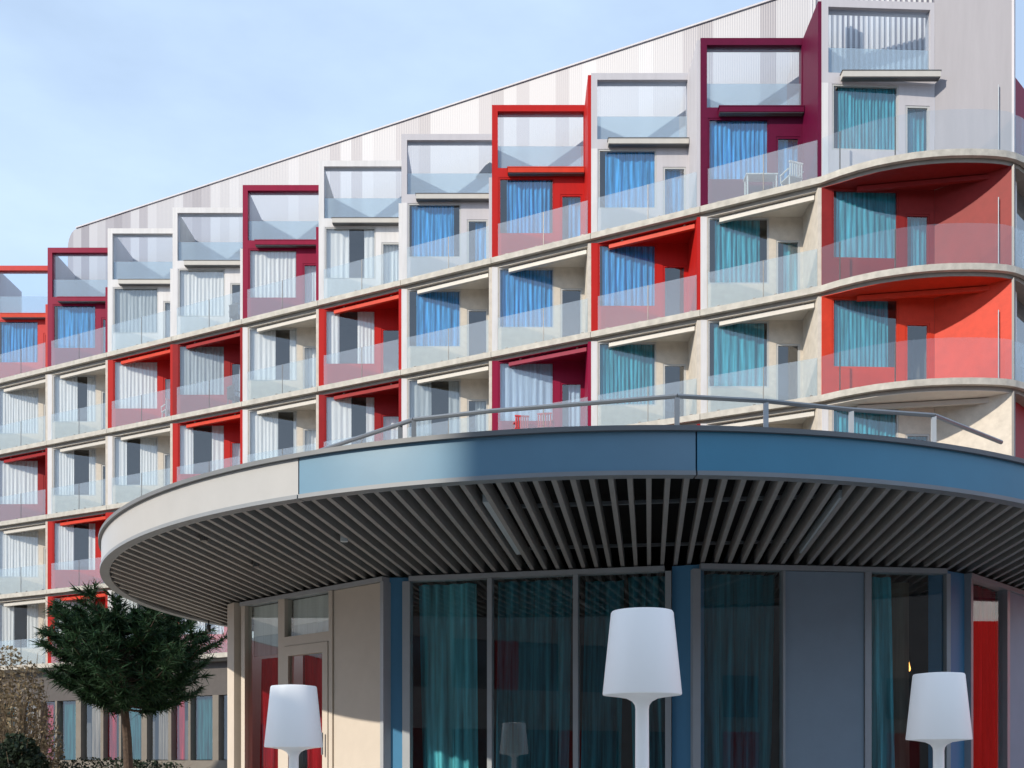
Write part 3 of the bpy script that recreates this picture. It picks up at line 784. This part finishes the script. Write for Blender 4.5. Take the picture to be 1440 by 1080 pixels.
sp_.tube((pX,pY,SO-.16),(pX,pY,SO-.06),.03,M['speaker'],12); sp_.tube((pX,pY,SO-.06),(pX,pY,SO+.1),.010,M['speaker'],8); sp_.build('spotlight', pav, pl_(0,0,0))

# ------------------------------------------------------------------ big outdoor lamps
def lamp(x, y, s, label):
    r = empty('floor_lamp', (x, y, 0)); tag(r, label, 'lamp', 'giant white outdoor lamps')
    top = 2.44*s; sb = top-.525*s
    mb = MB(); mb.lathe([(.246*s,sb),(.248*s,sb+.008*s),(.196*s,top-.012*s),(.190*s,top-.002*s),(.12*s,top+.006*s),(.02*s,top+.009*s)], M['lampw'], 64); mb.build('lamp_shade', r, smooth=30)
    mb = MB(); mb.lathe([(.052*s,.05*s),(.05*s,.4*s),(.045*s,1.2*s),(.042*s,sb-.09*s),(.046*s,sb-.065*s),(.062*s,sb-.042*s),(.10*s,sb-.022*s),(.17*s,sb-.010*s),(.245*s,sb-.001*s)], M['lampw'], 48); mb.build('stem', r, smooth=60)
    mb = MB(); mb.lathe([(.24*s,0),(.24*s,.018*s),(.20*s,.03*s),(.09*s,.045*s),(.055*s,.06*s)], M['lampw'], 48); mb.build('base', r, smooth=40)
lamp((903-720)/1440*6.44, 6.44, 1.0, 'tallest and nearest white lamp, standing before the blue column')
lamp((413-720)/1440*7.36, 7.36, .835, 'smaller white lamp in front of the glazed door on the left')
lamp((1320-720)/1440*7.05, 7.05, .86, 'smaller white lamp in front of the right-hand blue column')

# ------------------------------------------------------------------ balcony furniture
def chair(i, r, lx, ly, rz, m, label):
    o = empty('balcony_chair', (fx(i)+lx, fy(i)+ly, LV[r]+.004), rz); tag(o, label, 'chair', 'chairs on the balconies')
    mb = MB(); mb.box(-.24,-.23,.42,.24,.23,.46,m); mb.build('seat', o, bevel=.015)
    mb = MB(); 
    for k in range(6): mb.box(-.22+k*.078,.20,.46,-.17+k*.078,.235,.86-(.05 if k in (0,5) else 0),m)
    mb.box(-.24,.195,.82,.24,.24,.88,m); mb.build('backrest', o, bevel=.012)
    for sx in (-1,1):
        for sy in (-1,1):
            mb = MB(); mb.tube((sx*.2,sy*.19,.43),(sx*.23,sy*.22,0),.02,m,8); mb.build('leg', o)
        mb = MB(); mb.box(sx*.25-.02,-.2,.62,sx*.25+.02,.22,.65,m); mb.tube((sx*.25,-.18,.62),(sx*.23,-.2,.45),.016,m,6); mb.build('armrest', o)
def table(i, r, lx, ly, w_, d_, m, label):
    o = empty('balcony_table', (fx(i)+lx, fy(i)+ly, LV[r]+.004)); tag(o, label, 'table')
    mb = MB(); mb.box(-w_/2,-d_/2,.70,w_/2,d_/2,.74,m); mb.build('tabletop', o, bevel=.01)
    for sx in (-1,1):
        for sy in (-1,1):
            mb = MB(); mb.box(sx*(w_/2-.05)-.02,sy*(d_/2-.05)-.02,0,sx*(w_/2-.05)+.02,sy*(d_/2-.05)+.02,.70,m); mb.build('leg', o)
table(8,'T',1.72,-.30,.95,.42,M['chairw'],'white table on the dark plum balcony near the top right')
chair(8,'T',2.55,-.62,R(200),M['chairw'],'white chair beside the white table on the plum top balcony')
chair(2,'T',2.75,-.75,R(150),M['chaird'],'dark wicker chair on the white top balcony left of the crimson frame')
chair(2,1,2.65,-.70,R(140),M['chaird'],'dark chair at the right end of the dark red balcony')
chair(1,1,2.75,-.75,R(220),M['chairw'],'white slatted chair on the bright red balcony under the leftmost top floor')
chair(6,2,.95,-.22,R(190),M['chairr'],'red chair behind glass on the crimson balcony, left of its pair')
chair(6,2,1.75,-.45,R(170),M['chairr'],'red chair behind glass on the crimson balcony, right of its pair')
chair(4,2,2.6,-.7,R(190),M['chairw'],'pale chair on the dark red balcony above the left end of the roof rail')
# ------------------------------------------------------------------ planting on the left
def pine(x, y):
    root = empty('pine_tree', (x, y, 0)); tag(root, 'bushy dark green pine under the left tip of the canopy', 'tree')
    r = random.Random(3)
    tk = MB(); cr = MB()
    P = [(0,0,0),(.04,.02,1.0),(.0,.03,1.9),(-.06,0,2.7),(-.12,.02,3.4),(-.2,0,3.95)]
    rad = [.11,.09,.08,.065,.045,.02]
    for k in range(5): tk.tube(P[k], P[k+1], rad[k], M['bark'], 10, rad[k+1])
    nm = cr._m(M['needle'])
    def tuft(c, d, n, ln):
        c = Vector(c); d = Vector(d).normalized()
        for _ in range(n):
            v = (d*r.uniform(.25,1.0)+Vector((r.gauss(0,.55),r.gauss(0,.55),r.gauss(0,.45)))).normalized()
            st = c-d*r.uniform(0,.22); e = st+v*ln*r.uniform(.7,1.25)
            sd = v.orthogonal().normalized(); sd.rotate(__import__('mathutils').Quaternion(v, r.uniform(0,6.28)))
            wd = r.uniform(.009,.017)
            b = len(cr.v); cr.v += [tuple(st-sd*wd), tuple(st+sd*wd), tuple(e)]; cr.f.append((b,b+1,b+2)); cr.mi.append(nm)
    def trunk_at(z):
        for k in range(5):
            if P[k][2] <= z <= P[k+1][2]:
                t = (z-P[k][2])/(P[k+1][2]-P[k][2]); return Vector(P[k]).lerp(Vector(P[k+1]), t)
        return Vector(P[-1])
    for k in range(84):
        z = 2.45+1.45*(k/83)**.9
        az = k*2.4+r.uniform(-.3,.3)
        env = 1.56*math.sqrt(max(.06, 1-((z-2.9)/1.62)**2)) if z > 2.9 else 1.15+.25*((z-2.5)/.4)
        ln = env*r.uniform(.60,1.12)
        ln *= 1-.24*max(0, -math.cos(az))
        if k > 78: ln = min(ln, .55)
        b0 = trunk_at(z); up = .02+.42*(z-2.5)/1.8
        pts = []
        for q in range(6):
            t = q/5; pts.append(b0+Vector((math.cos(az)*ln*t, math.sin(az)*ln*t, ln*(up*t-.30*t*(1-t)+ .12*t*t))))
        for q in range(5): tk.tube(pts[q], pts[q+1], .028*(1-q/6), M['bark'], 5, .028*(1-(q+1)/6))
        for q in range(2, 6):
            for sgn in (-1, 1, 0):
                if r.random() < .30: continue
                a2 = az+sgn*r.uniform(.5,1.1); tl = ln*.30*r.uniform(.6,1.2)*(1.15-q*.1)
                s0 = pts[q]; e = s0+Vector((math.cos(a2)*tl, math.sin(a2)*tl, tl*r.uniform(.15,.8)))
                tk.tube(s0, e, .010, M['bark'], 4, .005)
                for t in (.3, .65, 1.0): tuft(s0.lerp(e, t), e-s0, 22, .19)
    tk.build('trunk', root); cr.build('crown', root)
PY = 18.6
pine((178-720)/1440*PY, PY)

def bush(name, x, y, rx, ry, h, z0, mat, n, ls, label, cat, twigs=0):
    root = empty(name, (x, y, 0)); tag(root, label, cat); r = random.Random(int(abs(x)*100))
    cr = MB(); k = cr._m(mat); st = MB()
    for _ in range(n):
        while True:
            p = Vector((r.uniform(-1,1), r.uniform(-1,1), r.uniform(0,1)))
            if p.x**2+p.y**2+(p.z*1.0)**2 < 1+.25*math.sin(p.x*7)*math.cos(p.z*9) and r.random() < .3+.7*p.length: break
        c = Vector((p.x*rx, p.y*ry, z0+p.z*h)); v = Vector((r.gauss(0,1),r.gauss(0,1),r.gauss(.4,.8))).normalized(); s_ = v.orthogonal().normalized(); s_.rotate(__import__('mathutils').Quaternion(v, r.uniform(0,6)))
        l = ls*r.uniform(.6,1.3); b = len(cr.v)
        cr.v += [tuple(c-v*l*.5), tuple(c+s_*l*.28), tuple(c+v*l*.5), tuple(c-s_*l*.28)]; cr.f.append((b,b+1,b+2,b+3)); cr.mi.append(k)
    for _ in range(max(twigs, 8)):
        a = r.uniform(0,6.28); t = math.sqrt(r.random()); q = (math.cos(a)*rx*t, math.sin(a)*ry*t, z0+h*r.uniform(.6,1.03)*math.sqrt(max(.15,1-t*t*.6)))
        m_ = (q[0]*.55+r.uniform(-.05,.05), q[1]*.55, q[2]*.55)
        st.tube((q[0]*.3,q[1]*.3,0), m_, .012, M['twig'], 5, .009); st.tube(m_, q, .009, M['twig'], 5, .003)
    st.build('stems', root); cr.build('foliage', root)
bush('dry_shrub', (22-720)/1440*20.5, 20.5, 1.0, .7, 3.5, .3, M['dry'], 6500, .085, 'tall dry brown shrub at the left edge beside the pine', 'shrub', 150)
bush('low_bush', (28-720)/1440*17, 17, .42, .5, .75, 1.2, M['bush'], 2600, .09, 'dark round leafy bush at the bottom left corner', 'bush', 20)
bush('hedge', (170-720)/1440*21, 21, 2.3, .4, .62, .95, M['bush'], 5200, .07, 'low clipped hedge along the foot of the hotel behind the pine', 'hedge', 60)

# ------------------------------------------------------------------ wing across the courtyard (behind the camera; shades the pavilion)
wx, wy = -15.9, -5.75
wd_ = Vector((.643,-.766)).normalized()
wing = empty('courtyard_wing', (wx, wy, 0)); tag(wing, 'plain rendered wing across the courtyard with rows of windows, behind the viewer', 'building')
wr = math.atan2(wd_.y, wd_.x)
mb = MB(); WL, WH = 30, 18.6
mb.box(0,-9,0,WL,-.12,WH,M['wing']);
for fl_ in range(6):
    z = .9+fl_*3.1
    mb.box(0,-.119,z-.9,WL,0,z,M['wing']); mb.box(0,-.119,z+1.7,WL,0,z+2.2 if fl_ < 5 else WH,M['wing'])
    for q in range(12):
        x = q*2.5; mb.box(x,-.119,z,x+.9,0,z+1.7,M['dred'] if (q+fl_) % 4 == 0 else M['wing'])
mb.build('wall', wing, (0,0,0), wr)
mb = MB(); mb.box(-1.7,-6,0,-.01,-.2,13.3,M['wing']); mb.build('shadow_annex', wing, (0,0,0), wr)  # unseen annex added to throw shade on the left lamp
for fl_ in range(6):
    for q in range(12):
        mb = MB(); mb.box(q*2.5+.9,-.10,.9+fl_*3.1,q*2.5+2.5,-.08,2.6+fl_*3.1,M['dpane']); mb.build('window', wing, (0,0,0), wr)
# red gabled house to the right, facing the sun
rh = empty('red_house', (21, 13, 0)); tag(rh, 'bright red rendered house with white upper storey to the right of the pavilion', 'building')
mb = MB(); mb.box(0,-12,0,9,21,5.2,M['red']); mb.build('wall', rh)
mb = MB(); mb.box(.1,-12,5.2,9,21,8.2,M['white']); mb.build('upper_wall', rh)
mb = MB(); mb.prism([(-.3,-12.3),(9.3,-12.3),(9.3,21.3),(-.3,21.3)],8.2,8.45,M['coping']); mb.build('roof', rh)
for q in range(9):
    for z in (1.2,5.6):
        mb = MB(); mb.box(-.03 if z < 3 else .07,-10.5+q*3.4,z,.12,-9.3+q*3.4,z+1.6,M['dpane']); mb.build('window', rh)
lh = empty('terraced_house', (-37, 14, 0), R(-72.5)); tag(lh, 'long dark red house with a white top storey far left of the pavilion', 'building')
mb = MB(); mb.box(-9,-17,0,0,17,6.0,M['dred']); mb.build('wall', lh)
mb = MB(); mb.box(-9,-17,6.0,.02,17,6.8,M['alu']); mb.build('band', lh)
mb = MB(); mb.box(-9,-17,6.8,0,17,12.0,M['whiter']); mb.build('upper_wall', lh)
mb = MB(); mb.prism([(-9.3,-17.3),(.3,-17.3),(.3,17.3),(-9.3,17.3)],12.0,12.25,M['coping']); mb.build('roof', lh)
for q in range(9):
    for z in (1.2,9.0):
        mb = MB(); mb.box(-.1,-15.5+q*3.6,z,.03,-14.4+q*3.6,z+1.7,M['dpane']); mb.build('window', lh)
# lower range closing the courtyard further behind the viewer
rear = empty('rear_range', (2, -26, 0)); tag(rear, 'tall brown range with red doors closing the courtyard behind the viewer', 'building')
mb = MB(); mb.box(-14,-8,0,34,0,11.5,M['wing']); mb.build('wall', rear)
for q in range(16):
    mb = MB(); mb.box(-13+q*2.9,.001,.6,-11.2+q*2.9,.06,2.9,M['dred'] if q % 3 == 1 else M['dpane']); mb.build('window', rear)
    mb = MB(); mb.box(-13+q*2.9,.001,3.6,-11.2+q*2.9,.06,5.6,M['dpane']); mb.build('window', rear)
